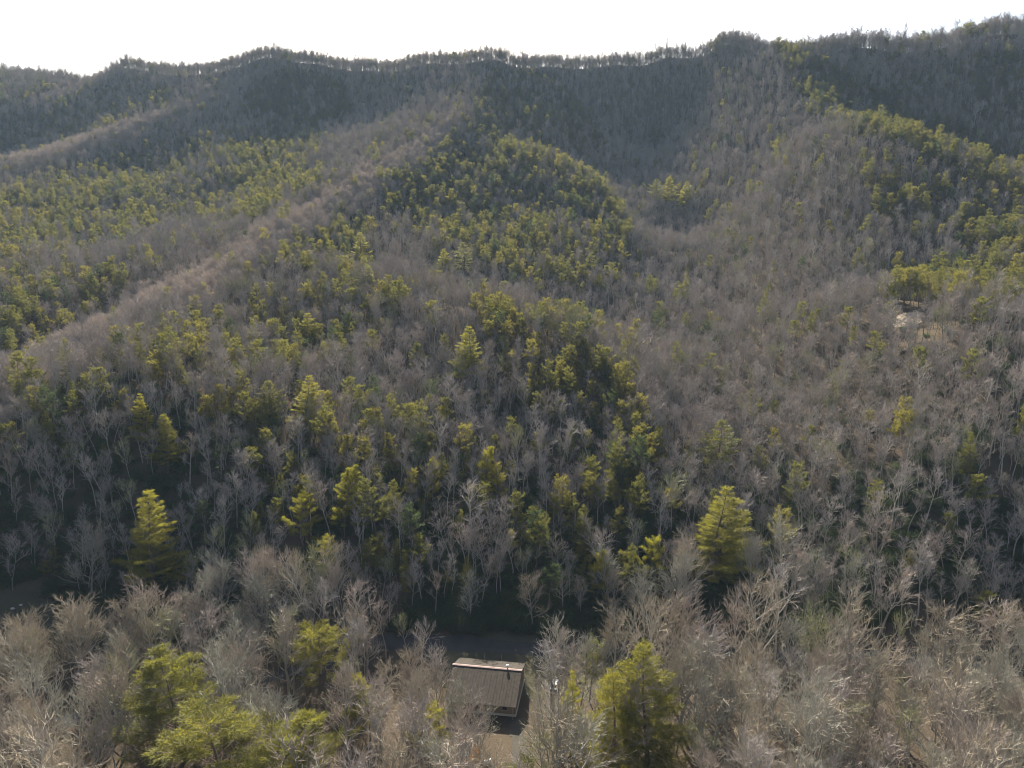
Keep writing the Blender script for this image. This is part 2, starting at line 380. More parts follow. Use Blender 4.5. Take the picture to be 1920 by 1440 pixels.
def needles(C, rng, tufts, k, ln, wd, spread, mat=1):
    P = np.repeat(np.array([t[0] for t in tufts]), k, 0); D = np.repeat(np.array([t[1] for t in tufts]), k, 0)
    n = len(P); d = D + rng.normal(size=(n, 3)) * spread + np.array([0, 0, .18]); d /= np.linalg.norm(d, axis=1, keepdims=True)
    P = P + rng.normal(size=(n, 3)) * ln * .25
    C.tris(P, d, rng.uniform(.65, 1.25, n) * ln, rng.uniform(.7, 1.3, n) * wd, rng, mat)
def pine(seed, H, kind, dens=1.0, wide=1.0, low=0.0, k=7, nw=.10):
    rng = np.random.default_rng(seed); T, C = MB(), MB()
    wh = kind == 'white'
    P = grow(rng, (0, 0, -.6), (rng.normal() * .03, rng.normal() * .03, 1), H * .985 + .6, 10, .03 if wh else .06, .06)
    r0 = .0125 * H; T.tube(P, [r0 * (1.2 if i == 0 else 1) * (1 - .93 * i / 10) for i in range(11)], 7, 0)
    tufts = []; z0 = (rng.uniform(.2, .34) if wh else rng.uniform(.42, .55)) - low
    layers = int((1 - z0) * H / (.95 if wh else .75)); az0 = rng.uniform(0, 6)
    weak = rng.uniform(0, 6.28)
    for l in range(layers):
        t = z0 + (1 - z0) * (l + rng.uniform(.1, .9)) / layers; tt = (t - z0) / (1 - z0)
        if wh:
            nb = rng.integers(4, 7); Lm = H * .215 * ((1 - tt) ** .75) * (.55 + .45 * min(1, tt * 4 + .3)) + .45; lr = rng.uniform(.62, 1.2)
        else:
            nb = rng.integers(3, 6); Lm = H * .225 * math.sqrt(max(.03, 1 - (1.15 * tt - .22) ** 2)) * (1.05 - .35 * tt); lr = rng.uniform(.65, 1.15)
        az0 += rng.uniform(.4, 1.2)
        for b in range(nb):
            az = az0 + b * 2 * math.pi / nb + rng.normal() * .22
            L = wide * Lm * lr * rng.uniform(.6, 1.15) * (1 - .22 * math.cos(az - weak))
            el = (math.radians(-4) + .75 * tt ** 1.5 if wh else math.radians(rng.uniform(-5, 30)) + .5 * tt) + rng.normal() * .08
            q, _ = along(P, min(t, .995)); d = (math.cos(az) * math.cos(el), math.sin(az) * math.cos(el), math.sin(el))
            B = grow(rng, q, d, L, 5, .08 if wh else .16, .06)
            rb = max(.018, .011 * L); C.tube(B, [rb, rb * .85, rb * .7, rb * .5, rb * .35, rb * .2], 3, 0)
            ns = max(3, int(L * 2.9 * dens))
            for j in range(ns):
                u = (.22 if wh else .35) + (.78 if wh else .65) * (j + rng.uniform(0, 1)) / ns; q2, d2 = along(B, min(u, .999))
                sd = 1 if j % 2 else -1
                s_ = unit(np.cross(d2, (0, 0, 1.0))) * sd
                dd = unit(d2 * .8 + s_ * rng.uniform(.3, 1.1) + np.array([0, 0, rng.normal() * .25 + .06]))
                Ls = (.32 * L * (1.15 - u) + .32) * rng.uniform(.6, 1.2)
                nt_ = max(2, int(Ls * 3.6 + .5))
                for m in range(nt_):
                    tufts.append((q2 + dd * Ls * (m + .6) / nt_, dd))
            tufts.append((B[-1], unit(B[-1] - B[-2])))
    for m in range(6): tufts.append((P[-1] - np.array([0, 0, .28 * m]), unit(rng.normal(size=3) * .5 + (0, 0, 1))))
    needles(C, rng, tufts, k, .42, nw, .5)
    return T, C
def shrub(seed, H=2.6, R=1.7, n=520):
    rng = np.random.default_rng(seed); T, C = MB(), MB(); tp = []
    for i in range(9):
        az = i * .7 + rng.normal() * .3; el = rng.uniform(.7, 1.4)
        B = grow(rng, (0, 0, -.1), (math.cos(az) * math.cos(el), math.sin(az) * math.cos(el), math.sin(el)), H * rng.uniform(.6, 1), 4, .2, .02)
        T.tube(B, [.03, .025, .02, .014, .008], 4, 0)
        for _ in range(n // 9):
            a, b = along(B, rng.uniform(.3, 1)); tp.append((a + rng.normal(size=3) * R * .24, tilt(rng, b, rng.uniform(.2, 1.3))))
    needles(C, rng, tp, 4, .26, .12, .6, 1); return T, C

PROTO = bpy.data.collections.new('tree_prototypes')          # never linked to the scene: only a library of shapes
def finish(key, T, C, m_trunk, m_limb, m_fol):
    mt = mesh('trunk_' + key, T.v, T.f, [m_trunk], T.m, True)
    mc = mesh('crown_' + key, C.v, C.f, [m_limb, m_fol], C.m, False)
    J = MB(); J.join(T, 0); J.join(C, 1)
    mj = mesh('tree_' + key, J.v, J.f, [m_trunk, m_limb, m_fol], J.m, False)
    return mt, mc, mj
BARE = []      # (trunk mesh, crown mesh, joined mesh, nominal height, colour word, form word)
spec = [  # height, spread, fork, limbs, bark, twigs, colour, form
 (20, 4.4, .46, 11, 'bark', 'twig_slope', 'grey', 'slender'), (21, 4.0, .52, 10, 'bark', 'twig_slope', 'grey', 'slender'),
 (19, 4.8, .42, 12, 'bark', 'twig_brown', 'brown', 'full-crowned'), (20, 4.2, .5, 11, 'bark', 'twig_brown', 'brown', 'slender'),
 (22, 4.4, .5, 12, 'pale_bark', 'twig_slope', 'pale-limbed', 'slender'), (20, 4.6, .44, 11, 'bark', 'twig_red', 'reddish', 'slender'),
 (18, 4.4, .4, 12, 'bark', 'twig_olive', 'olive budding', 'slender'), (21, 4.2, .48, 12, 'bark', 'twig_slope', 'grey', 'full-crowned'),
 # broad ones of the valley floor
 (19, 5.4, .28, 13, 'pale_bark', 'twig_grey', 'pale-limbed', 'broad'), (18, 5.5, .26, 14, 'bark', 'twig_tan', 'tan', 'broad'),
 (17, 5.1, .25, 14, 'bark', 'twig_grey', 'grey', 'broad'), (18, 5.3, .3, 13, 'bark', 'twig_red', 'reddish', 'broad'),
 (16, 4.9, .24, 13, 'bark', 'twig_olive', 'olive budding', 'broad'), (20, 5.7, .3, 14, 'pale_bark', 'twig_tan', 'pale-limbed', 'wide'),
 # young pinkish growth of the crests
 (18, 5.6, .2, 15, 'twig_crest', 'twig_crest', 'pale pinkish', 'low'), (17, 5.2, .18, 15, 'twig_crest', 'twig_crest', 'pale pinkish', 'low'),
]
for i, (H, sp, fk, nl, bk, tw, col, form) in enumerate(spec):
    broad = i >= 8
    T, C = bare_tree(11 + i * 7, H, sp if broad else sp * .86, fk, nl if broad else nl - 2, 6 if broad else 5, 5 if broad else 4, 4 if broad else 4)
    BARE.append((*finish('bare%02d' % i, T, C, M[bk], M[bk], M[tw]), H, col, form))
PINE = []
for i, (H, kd, nm) in enumerate([(16, 'virginia', 'needle'), (15, 'virginia', 'needle'), (17, 'virginia', 'needle'), (14, 'virginia', 'needle_yellow'),
                                 (24, 'white', 'needle'), (22, 'white', 'needle'), (25, 'white', 'needle_yellow'), (23, 'white', 'needle_yellow'),
                                 (16, 'virginia', 'needle_yellow'), (16, 'virginia', 'needle_dark'),
                                 (15, 'virginia', 'needle'), (17, 'virginia', 'needle'), (14, 'virginia', 'needle_olive'), (16, 'virginia', 'needle_olive')]):
    near = nm == 'needle_yellow'; v_ = kd == 'virginia'
    T, C = pine(301 + i * 13, H, kd, (1.3 if v_ else 1.5) if near else 1.0, 1.45 if near and v_ else (1.15 if v_ else 1.0), (.2 if v_ else .1) if near else 0, 14 if near else 7, .046 if near else .10)
    PINE.append((*finish('pine%02d' % i, T, C, M['pine_bark'], M['pine_bark'], M[nm]), H, kd, nm))
SHRUB = []
for i in range(3):
    T, C = shrub(900 + i); SHRUB.append((*finish('shrub%02d' % i, T, C, M['bark'], M['bark'], M['needle_dark']), 2.6))
def lib(prefix, items):
    col = bpy.data.collections.new(prefix + '_library')
    for k, it in enumerate(items):
        o = bpy.data.objects.new('%s_%02d' % (prefix, k), it[2]); col.objects.link(o)
    return col
LIB_B, LIB_P, LIB_S = lib('bare', BARE), lib('pine', PINE), lib('shrub', SHRUB)
def forest(name, P, rot, scl, which, col, label, cat):
    """one object: points that a node group turns into trees"""
    me = bpy.data.meshes.new(name); me.from_pydata(P.tolist(), [], [])
    def att(n, t, f, a):
        x = me.attributes.new(n, t, 'POINT'); x.data.foreach_set(f, np.ascontiguousarray(a).ravel())
    att('rot', 'FLOAT_VECTOR', 'vector', rot.astype('f')); att('scl', 'FLOAT_VECTOR', 'vector', scl.astype('f')); att('which', 'INT', 'value', which.astype('i'))
    ng = bpy.data.node_groups.new(name, 'GeometryNodeTree')
    ng.interface.new_socket('Geometry', in_out='INPUT', socket_type='NodeSocketGeometry')
    ng.interface.new_socket('Geometry', in_out='OUTPUT', socket_type='NodeSocketGeometry')
    N = ng.nodes; gi = N.new('NodeGroupInput'); go = N.new('NodeGroupOutput')
    ci = N.new('GeometryNodeCollectionInfo'); ci.inputs['Collection'].default_value = col
    ci.inputs['Separate Children'].default_value = True; ci.inputs['Reset Children'].default_value = True
    ip = N.new('GeometryNodeInstanceOnPoints'); ip.inputs['Pick Instance'].default_value = True
    def na(n, t):
        x = N.new('GeometryNodeInputNamedAttribute'); x.data_type = t; x.inputs['Name'].default_value = n; return x.outputs['Attribute']
    L = ng.links.new
    L(gi.outputs[0], ip.inputs['Points']); L(ci.outputs[0], ip.inputs['Instance'])
    L(na('which', 'INT'), ip.inputs['Instance Index']); L(na('scl', 'FLOAT_VECTOR'), ip.inputs['Scale'])
    e = N.new('FunctionNodeEulerToRotation'); L(na('rot', 'FLOAT_VECTOR'), e.inputs[0]); L(e.outputs[0], ip.inputs['Rotation'])
    L(ip.outputs[0], go.inputs[0])
    o = mobj(name, me); md = o.modifiers.new('grow', 'NODES'); md.node_group = ng
    return tag(o, label, cat, kind='stuff')

# ------------------------------------------------------------------ where the trees stand
rng = np.random.default_rng(5)
def seen(x, y, z):
    """is the point clear of the hills as seen from the camera"""
    t = np.linspace(.25, .985, 70)[:, None]
    return np.all(ground(x[None] * t, y[None] * t) + 8 * (t < .96) < CAM_Z + (z[None] - CAM_Z) * t + .5, axis=0)
def inside(px, py, poly):
    c = np.zeros(px.shape, bool); n = len(poly)
    for i in range(n):
        (xa, ya), (xb, yb) = poly[i], poly[(i + 1) % n]
        if ya == yb: continue
        c ^= ((ya > py) != (yb > py)) & (px < (xb - xa) * (py - ya) / (yb - ya) + xa)
    return c
STANDS = [   # pine stands: outline on the hillside, share of pines
 ([(0,340),(330,250),(600,230),(600,340),(480,400),(330,410),(150,460),(0,490)], .42),
 ([(390,240),(600,225),(610,340),(470,350)], .5),
 ([(455,175),(540,118),(650,150),(665,215),(560,225),(470,195)], .85),
 ([(715,345),(860,195),(960,205),(1130,330),(1190,420),(1160,520),(1000,520),(900,480),(800,430),(720,410)], .52),
 ([(920,120),(1040,130),(1130,230),(1135,275),(1000,230),(890,190)], .5),
 ([(900,545),(1120,590),(1180,700),(1250,840),(1180,920),(1060,840),(960,710),(920,630)], .58),
 ([(160,650),(330,585),(600,520),(760,530),(640,650),(330,690)], .42),
 ([(420,700),(830,720),(850,800),(440,810)], .34),
 ([(450,780),(850,800),(1250,900),(1260,1090),(800,1070),(480,1000)], .30),
 ([(0,500),(220,490),(260,530),(120,620),(0,670)], .7),
 ([(1450,75),(1500,90),(1720,190),(1920,285),(1920,370),(1700,265),(1520,200)], .72),
 ([(1600,270),(1920,340),(1920,485),(1650,410)], .5),
 ([(1640,480),(1920,490),(1920,555),(1660,525)], .7),
 ([(540,430),(700,400),(700,505),(520,500)], .45),
 ([(0,150),(330,160),(330,215),(0,280)], .35),
 ([(1800,80),(1920,90),(1920,250),(1840,200)], .3),
 ([(0,700),(230,690),(260,800),(0,850)], .3),
]
CELL = 4.1
ux = np.arange(-780, 780, CELL); uy = np.arange(84, 1010, CELL)
UX, UY = np.meshgrid(ux, uy); UX = UX.ravel(); UY = UY.ravel()
for line, cnt in (([(-60,740,250),(0,705,262),(150,605,300),(300,530,340),(430,478,385),(540,402,445),(650,342,515),(760,282,590),(870,205,680)], 3000), ([(-60,315,620),(0,297,640),(200,238,720),(370,180,800),(430,140,850)], 1900), (sorted(SKY), 5200)):
    Pl = np.array([at(*c)[:2] for c in line]); k_ = rng.integers(0, len(Pl) - 1, cnt); f_ = rng.uniform(size=cnt)[:, None]
    q_ = Pl[k_] * (1 - f_) + Pl[k_ + 1] * f_ + rng.normal(0, 11, (cnt, 2)); UX = np.concatenate([UX, q_[:, 0]]); UY = np.concatenate([UY, q_[:, 1]])
ex = rng.uniform(-780, 780, 26000); ey = rng.uniform(520, 1000, 26000)      # the far slopes carry smaller, denser trees
UX = np.concatenate([UX, ex]); UY = np.concatenate([UY, ey])
UX = UX + rng.uniform(-.48, .48, UX.shape) * CELL; UY = UY + rng.uniform(-.48, .48, UY.shape) * CELL
keep = np.abs(UX) < .86 * UY + 25
UX, UY = UX[keep], UY[keep]; UZ = ground(UX, UY)
PX, PY, DD = project(UX, UY, UZ + 12)
floor_ = UZ < 3.5
thin = rng.uniform(size=UX.shape)
low = (~floor_) & (UY < 290)
keep = ~(floor_ & (thin < .46)) & ~((~floor_) & (thin < .04)) & ~(low & (thin < np.clip(.16 - (UY - 190) / 400, .04, .16)))
blk = np.array([in_field(x, y) or in_yard(x, y) or in_lane(x, y) or abs(y - road_y(x)) < 3.6 if y < 195 else False for x, y in zip(UX, UY)])
HOUSE = (-5.5, 146.2)
blk |= (np.abs(UX - HOUSE[0]) < 11) & (UY > 136.5) & (UY < 158)
blk |= np.array([(in_pale(x, y) or in_pale(x, y + 5) or in_pale(x - .5, y + 10)) if 200 < y < 420 else False for x, y in zip(UX, UY)])
ax = np.array(pa) / math.hypot(*pa)      # an open strip runs downhill from the pale clearing
dl = (UX - pa[0]) * ax[0] + (UY - pa[1]) * ax[1]; dw = (UX - pa[0]) * ax[1] - (UY - pa[1]) * ax[0]
blk |= (dl > -24) & (dl < 4) & (np.abs(dw) < 4.2)
blk |= (np.abs(UX - 6) < 25) & (UY > 150) & (UY < 174)
blk |= (UX < -108) & (UY > 154) & (UY < 176)
# keep the sight line to the roof's right half open
blk |= (UX > -4) & (UX < 6) & (UY > 114) & (UY < 140)
blk |= (UX > -15) & (UX < 0) & (UY > 133.5) & (UY < 140)
keep &= ~blk
UX, UY, UZ, PX, PY, DD, floor_ = [a[keep] for a in (UX, UY, UZ, PX, PY, DD, floor_)]
prob = np.full(UX.shape, .045)
for poly, p in STANDS: prob = np.where(inside(PX, PY, poly), np.maximum(prob, p), prob)
patchy = np.array([mnoise.noise(Vector((x / 26, y / 26, 1.7))) for x, y in zip(UX, UY)])
prob = np.where(prob > .1, np.clip(prob * (1.08 + 1.1 * patchy), .05, .97), prob)
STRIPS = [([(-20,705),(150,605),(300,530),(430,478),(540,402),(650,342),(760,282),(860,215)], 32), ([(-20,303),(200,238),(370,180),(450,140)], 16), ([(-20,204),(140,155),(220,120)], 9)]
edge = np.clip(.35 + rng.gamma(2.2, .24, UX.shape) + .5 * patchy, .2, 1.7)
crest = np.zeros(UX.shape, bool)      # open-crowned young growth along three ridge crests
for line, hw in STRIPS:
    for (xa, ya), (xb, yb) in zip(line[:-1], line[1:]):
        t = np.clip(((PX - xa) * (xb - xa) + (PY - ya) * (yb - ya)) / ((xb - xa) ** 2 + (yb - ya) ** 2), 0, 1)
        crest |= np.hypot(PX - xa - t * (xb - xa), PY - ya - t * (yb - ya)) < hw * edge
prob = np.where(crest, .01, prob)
prob = np.where(floor_, .012, prob)
isp = rng.uniform(size=UX.shape) < prob

# ---- landmark evergreens: (px, py of the top, height m, crown width px, shape, label, name)
LAND = [
 (270, 920, 31, 100, 6, 'tall sunlit yellow-green conifer standing alone before the dark slope at left', 'conifer_tree', 'conifer'),
 (335, 1252, 20, 175, 8, 'yellow-green pine at lower left, the farthest of the bright clump of three', 'pine_tree', 'pine'),
 (410, 1345, 19, 205, 3, 'yellow pine at lower left, the middle of the bright clump of three', 'pine_tree', 'pine'),
 (500, 1362, 19, 185, 8, 'yellow pine at lower left, the rightmost of the bright clump of three', 'pine_tree', 'pine'),
 (605, 1178, 17, 105, 3, 'round yellow-green pine among bare crowns left of the metal-roofed house', 'pine_tree', 'pine'),
 (1225, 1222, 27, 140, 7, 'tallest yellow-green conifer in the foreground right of the house', 'conifer_tree', 'conifer'),
 (1150, 1268, 24, 125, 6, 'yellow-green conifer with a dark trunk just left of the tallest foreground conifer', 'conifer_tree', 'conifer'),
 (1072, 1258, 20, 42, 7, 'thin columnar conifer between the house and the foreground conifers', 'conifer_tree', 'conifer'),
 (1345, 918, 28, 112, 7, 'wide bright conifer with a long bare trunk at the mouth of the hollow', 'conifer_tree', 'conifer'),
 (1345, 790, 24, 66, 4, 'round-topped green conifer just uphill of the wide bright conifer', 'conifer_tree', 'conifer'),
 (885, 612, 24, 62, 6, 'pale yellow conifer alone on the middle of the near slope', 'conifer_tree', 'conifer'),
 (575, 590, 20, 62, 7, 'bright conifer with drooping tiers high on the left of the near slope', 'conifer_tree', 'conifer'),
 (568, 708, 20, 60, 7, 'pale tiered conifer in the middle left of the near slope', 'conifer_tree', 'conifer'),
 (510, 715, 18, 44, 4, 'narrow green conifer left of the pale tiered conifer', 'conifer_tree', 'conifer'),
 (305, 778, 18, 52, 6, 'small sunlit conifer above the dark shaded slope at left', 'conifer_tree', 'conifer'),
 (265, 740, 17, 40, 7, 'little conifer up and left of the small sunlit conifer at left', 'conifer_tree', 'conifer'),
 (866, 455, 24, 58, 4, 'large dark green conifer behind the crest of the middle spur', 'conifer_tree', 'conifer'),
 (828, 468, 20, 34, 7, 'slim pale conifer left of the large dark one behind the middle spur', 'conifer_tree', 'conifer'),
 (690, 498, 18, 36, 5, 'pointed green conifer on the crest of the middle spur', 'conifer_tree', 'conifer'),
 (672, 436, 20, 50, 6, 'pale pointed conifer just behind the left of the middle spur', 'conifer_tree', 'conifer'),
 (1228, 336, 24, 32, 4, 'left conifer of the three standing together in the upper hollow', 'conifer_tree', 'conifer'),
 (1252, 332, 25, 36, 6, 'middle conifer of the three standing together in the upper hollow', 'conifer_tree', 'conifer'),
 (1282, 342, 24, 38, 7, 'right conifer of the three standing together in the upper hollow', 'conifer_tree', 'conifer'),
 (1230, 234, 26, 30, 4, 'single dark conifer highest up in the upper hollow', 'conifer_tree', 'conifer'),
 (640, 884, 20, 60, 8, 'leaning orange-tipped pine low on the near slope above the bare crowns', 'pine_tree', 'pine'),
 (562, 930, 18, 56, 3, 'yellow pine low on the near slope left of the orange-tipped pine', 'pine_tree', 'pine'),
 (606, 1010, 15, 46, 3, 'small yellow pine at the foot of the near slope', 'pine_tree', 'pine'),
 (812, 866, 15, 30, 8, 'narrow yellow pine in the lower middle of the near slope', 'pine_tree', 'pine'),
 (905, 838, 17, 40, 8, 'yellow pine in a gap low on the near slope left of the pine nose', 'pine_tree', 'pine'),
 (1460, 70, 16, 30, 1, 'dark pine on the skyline notch where the right-hand ridge begins', 'pine_tree', 'pine'),
 (1818, 44, 19, 22, 1, 'dark pine on the skyline of the far right ridge', 'pine_tree', 'pine'),
 (1120, 1030, 16, 40, 8, 'yellow pine at the foot of the near slope above the clearing', 'pine_tree', 'pine'),
 (1222, 1010, 18, 46, 3, 'yellow pine at the slope foot left of the wide bright conifer', 'pine_tree', 'pine'),
 (800, 1330, 13, 70, 3, 'low yellow-green pine in the foreground below the house roof', 'pine_tree', 'pine'),
 (965, 1408, 8, 56, 0, 'small bright green pine at the bottom beside the driveway', 'pine_tree', 'pine'),
 (690, 1262, 15, 60, 8, 'small pale yellow pine right of the round yellow-green pine', 'pine_tree', 'pine'),
]
land_xy = []
for (px, py, H, wpx, sh, lab, nm, cat) in LAND:
    # walk away from the camera until a tree of that height has its top on the photographed line of sight
    Y = 85.0; best = None; low = (1e9, None)
    while Y < 1000:
        x, y, z = at(px, py, Y); gap = z - g1(x, y)
        if gap < low[0]: low = (gap, (x, y))
        if gap < H and seen(np.array([x]), np.array([y]), np.array([z]))[0]: best = (x, y); break
        Y += .5
    if best is None: best = low[1]; print('LOW', px, py, low[0], H)
    x, y = best; gz = g1(x, y); mt, mc, mj, H0, kd, mn = PINE[sh]
    slant = math.sqrt(x * x + y * y + 80 ** 2) if y < 200 else math.hypot(x, y)
    w0 = np.array([v.co[:2] for v in mc.vertices]); w0 = np.ptp(np.percentile(w0, [2, 98], axis=0), axis=0).mean()
    sxy = wpx * y / math.cos(math.atan2(abs(720 - py), F_PX)) / F_PX / w0; sxy = min(wpx * project(x, y, gz + H * .6)[2] / F_PX / w0, (2.6 if py > 1150 else 1.75) * H / H0)
    o = empty(nm, (x, y, gz), random.Random(px).uniform(0, 6.28), (float(sxy), float(sxy), H / H0))
    print('LAND', px, py, 'at', round(x), round(y), round(gz), 'sxy', round(float(sxy), 2), 'sz', round(H / H0, 2))
    tag(o, lab, cat); mobj('trunk', mt, o); mobj('crown', mc, o)
    if px == 640: o.rotation_euler = (0, .12, 0)
    land_xy.append((x, y, sxy * w0 * .5))
for (x, y, r) in land_xy:
    front = 2.2 if y < 215 else 1.1
    isfar = ((UX - x) ** 2 + ((UY - y + (1.6 * r if y < 215 else .3 * r)) / front) ** 2) > (r * (1.05 if y < 215 else .8)) ** 2
    UX, UY, UZ, PX, PY, DD, floor_, isp, crest = [a[isfar] for a in (UX, UY, UZ, PX, PY, DD, floor_, isp, crest)]

n = len(UX)
shape_b = np.where(floor_, rng.integers(8, 14, n), rng.choice([0, 0, 1, 1, 2, 3, 3, 4, 5, 6, 7, 7], n))
shape_b = np.where(floor_ & (rng.uniform(size=n) < .3), rng.integers(0, 8, n), shape_b)
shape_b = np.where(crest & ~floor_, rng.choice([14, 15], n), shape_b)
shape_b = np.where((shape_b == 12) & (rng.uniform(size=n) < .6), 10, shape_b)
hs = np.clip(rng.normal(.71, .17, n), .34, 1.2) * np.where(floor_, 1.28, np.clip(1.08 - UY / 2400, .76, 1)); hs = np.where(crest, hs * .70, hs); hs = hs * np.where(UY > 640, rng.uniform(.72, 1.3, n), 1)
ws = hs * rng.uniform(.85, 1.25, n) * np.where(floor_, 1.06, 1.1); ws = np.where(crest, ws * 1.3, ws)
shape_p = rng.choice([0, 1, 2, 10, 11, 12, 13, 12, 13, 0, 5, 9], n)
hp = np.clip(rng.normal(.84, .17, n), .45, 1.3) * np.clip(1.1 - UY / 2600, .75, 1); hp = np.where(shape_p == 5, hp * .75, hp)
rz = rng.uniform(0, 2 * math.pi, n); lean = rng.normal(0, .035, (n, 2))
vis = seen(UX, UY, UZ + 15) & (PX > -20) & (PX < 1940) & (PY > -20) & (PY < 1470)
def ordinal(k): return ['nearest', 'second nearest', 'third nearest', 'fourth nearest', 'fifth nearest', 'sixth nearest', 'seventh nearest',
                        'eighth nearest', 'ninth nearest', 'tenth nearest'][k] if k < 10 else '%dth nearest' % (k + 1)
MARKS = [(270, 1020, 'the tall lone conifer'), (370, 1340, 'the bright pine clump'), (605, 1220, 'the round yellow-green pine'),
         (920, 1275, 'the metal-roofed house'), (1200, 1330, 'the tallest foreground conifer'), (1345, 980, 'the wide bright conifer'),
         (70, 1160, 'the shaded field'), (885, 650, 'the pale yellow conifer'), (866, 490, 'the large dark conifer'), (1705, 595, 'the pale clearing'),
         (1255, 370, 'the three hollow conifers'), (1460, 80, 'the dark skyline pine'), (640, 920, 'the orange-tipped pine'), (305, 800, 'the small sunlit conifer'),
         (575, 610, 'the drooping bright conifer'), (1550, 1430, 'the lower right edge'), (1890, 1300, 'the right edge'), (1900, 520, 'the right-hand pine crest'),
         (30, 560, 'the left edge')]
def describe(items, noun):
    """labels that count outward from the nearest landmark: items = (index, px, py, words)"""
    cells = {}
    for (i, px, py, words) in items:
        k = min(range(len(MARKS)), key=lambda m: math.hypot(px - MARKS[m][0], py - MARKS[m][1]))
        dx, dy = px - MARKS[k][0], py - MARKS[k][1]
        side = ('right of' if dx > 0 else 'left of') if abs(dx) > abs(dy) else ('above' if dy < 0 else 'below')
        if 'edge' in MARKS[k][2]: side = 'near'
        cells.setdefault((words, side, k), []).append((math.hypot(dx, dy), i))
    out = {}
    for (words, side, k), L in cells.items():
        L.sort()
        for r, (_, i) in enumerate(L):
            out[i] = ('%s %s %s %s' % (words, noun, side, MARKS[k][2])) if len(L) == 1 else ('%s %s, %s of these %s %s' % (words, noun, ordinal(r), side, MARKS[k][2]))
    return out
def individuals(mask, heights, maxn):
    c = np.where(mask & vis)[0]; size = heights[c] / DD[c]
    return c[np.argsort(-size)][:maxn]
bsel = individuals(~isp, hs * 20, 300)
psel = individuals(isp, hp * 16, 275)
blab = describe([(i, PX[i], PY[i], BARE[shape_b[i]][4] + ' ' + BARE[shape_b[i]][5]) for i in bsel], 'bare tree')
plab = describe([(i, PX[i], PY[i], {'needle': 'olive green', 'needle_yellow': 'yellow-green', 'needle_dark': 'dark green', 'needle_olive': 'yellowish olive'}[PINE[shape_p[i]][5]]) for i in psel], 'pine')
for i in bsel:
    mt, mc, mj, H0, col, form = BARE[shape_b[i]]
    o = empty('bare_tree', (UX[i], UY[i], UZ[i]), 0, (ws[i], ws[i], hs[i])); o.rotation_euler = (lean[i, 0], lean[i, 1], rz[i])
    tag(o, blab[i], 'tree', 'bare trees of the valley floor and slope foot'); mobj('trunk', mt, o); mobj('crown', mc, o)
for i in psel:
    mt, mc, mj, H0, kd, mn = PINE[shape_p[i]]
    o = empty('pine_tree', (UX[i], UY[i], UZ[i]), 0, (hp[i], hp[i], hp[i])); o.rotation_euler = (lean[i, 0], lean[i, 1], rz[i])
    tag(o, plab[i], 'pine', 'pines on the slopes'); mobj('trunk', mt, o); mobj('crown', mc, o)
rest_b = ~isp; rest_b[bsel] = False; rest_p = isp.copy(); rest_p[psel] = False
def rots(k): return np.stack([lean[k, 0], lean[k, 1], rz[k]], 1)
P3 = np.stack([UX, UY, UZ], 1)
forest('bare_forest', P3[rest_b], rots(rest_b), np.stack([ws, ws, hs], 1)[rest_b], shape_b[rest_b], LIB_B,
       'bare grey-brown hardwood forest covering the mountain slopes', 'forest')
forest('pine_forest', P3[rest_p], rots(rest_p), np.stack([hp, hp, hp], 1)[rest_p], shape_p[rest_p], LIB_P,
       'distant olive green pine stands scattered over the mountain slopes', 'pine forest')
# young bare growth under the canopy, evergreen thickets at the foot of the slope
k = rng.integers(0, n, 34000); near = (UY[k] < 330) & ((UZ[k] > 1.5) | (rng.uniform(size=len(k)) < .16)); k = k[near]; m_ = len(k)
sx, sy = UX[k] + rng.uniform(-2.6, 2.6, m_), UY[k] + rng.uniform(-2.6, 2.6, m_)
ok = np.array([not (in_field(x, y) or in_yard(x, y) or in_lane(x, y) or abs(y - road_y(x)) < 3 or (abs(x - HOUSE[0]) < 10 and 137 < y < 157)) for x, y in zip(sx, sy)])
sx, sy, k = sx[ok], sy[ok], k[ok]; m_ = len(sx); s_ = rng.uniform(.22, .5, m_)
forest('understory_saplings', np.stack([sx, sy, ground(sx, sy)], 1), np.stack([np.zeros(m_), np.zeros(m_), rng.uniform(0, 6.28, m_)], 1),
       np.stack([s_, s_, s_], 1), rng.integers(0, 8, m_), LIB_B, 'thin bare saplings filling the gaps under the taller trees', 'saplings')
m_ = 7000; sx = rng.uniform(-190, 170, m_); sy = 171 + rng.exponential(22, m_)
dens = np.array([mnoise.noise(Vector((x / 18, y / 18, 7.7))) for x, y in zip(sx, sy)])
ok = (dens > -.2 - .5 * (np.abs(sx - 8) < 34) - .5 * (sx < -70)) & np.array([not (in_field(x, y) or in_yard(x, y) or abs(y - road_y(x)) < 3) for x, y in zip(sx, sy)])
sx, sy = sx[ok], sy[ok]; m_ = len(sx); s_ = rng.uniform(.6, 1.5, m_)
forest('evergreen_undergrowth', np.stack([sx, sy, ground(sx, sy)], 1), np.stack([np.zeros(m_), np.zeros(m_), rng.uniform(0, 6.28, m_)], 1),
       np.stack([s_, s_, s_], 1), rng.integers(0, 3, m_), LIB_S, 'dark evergreen thicket in the shade along the slope foot', 'undergrowth')
print('TREES', n, 'pines', int(isp.sum()))

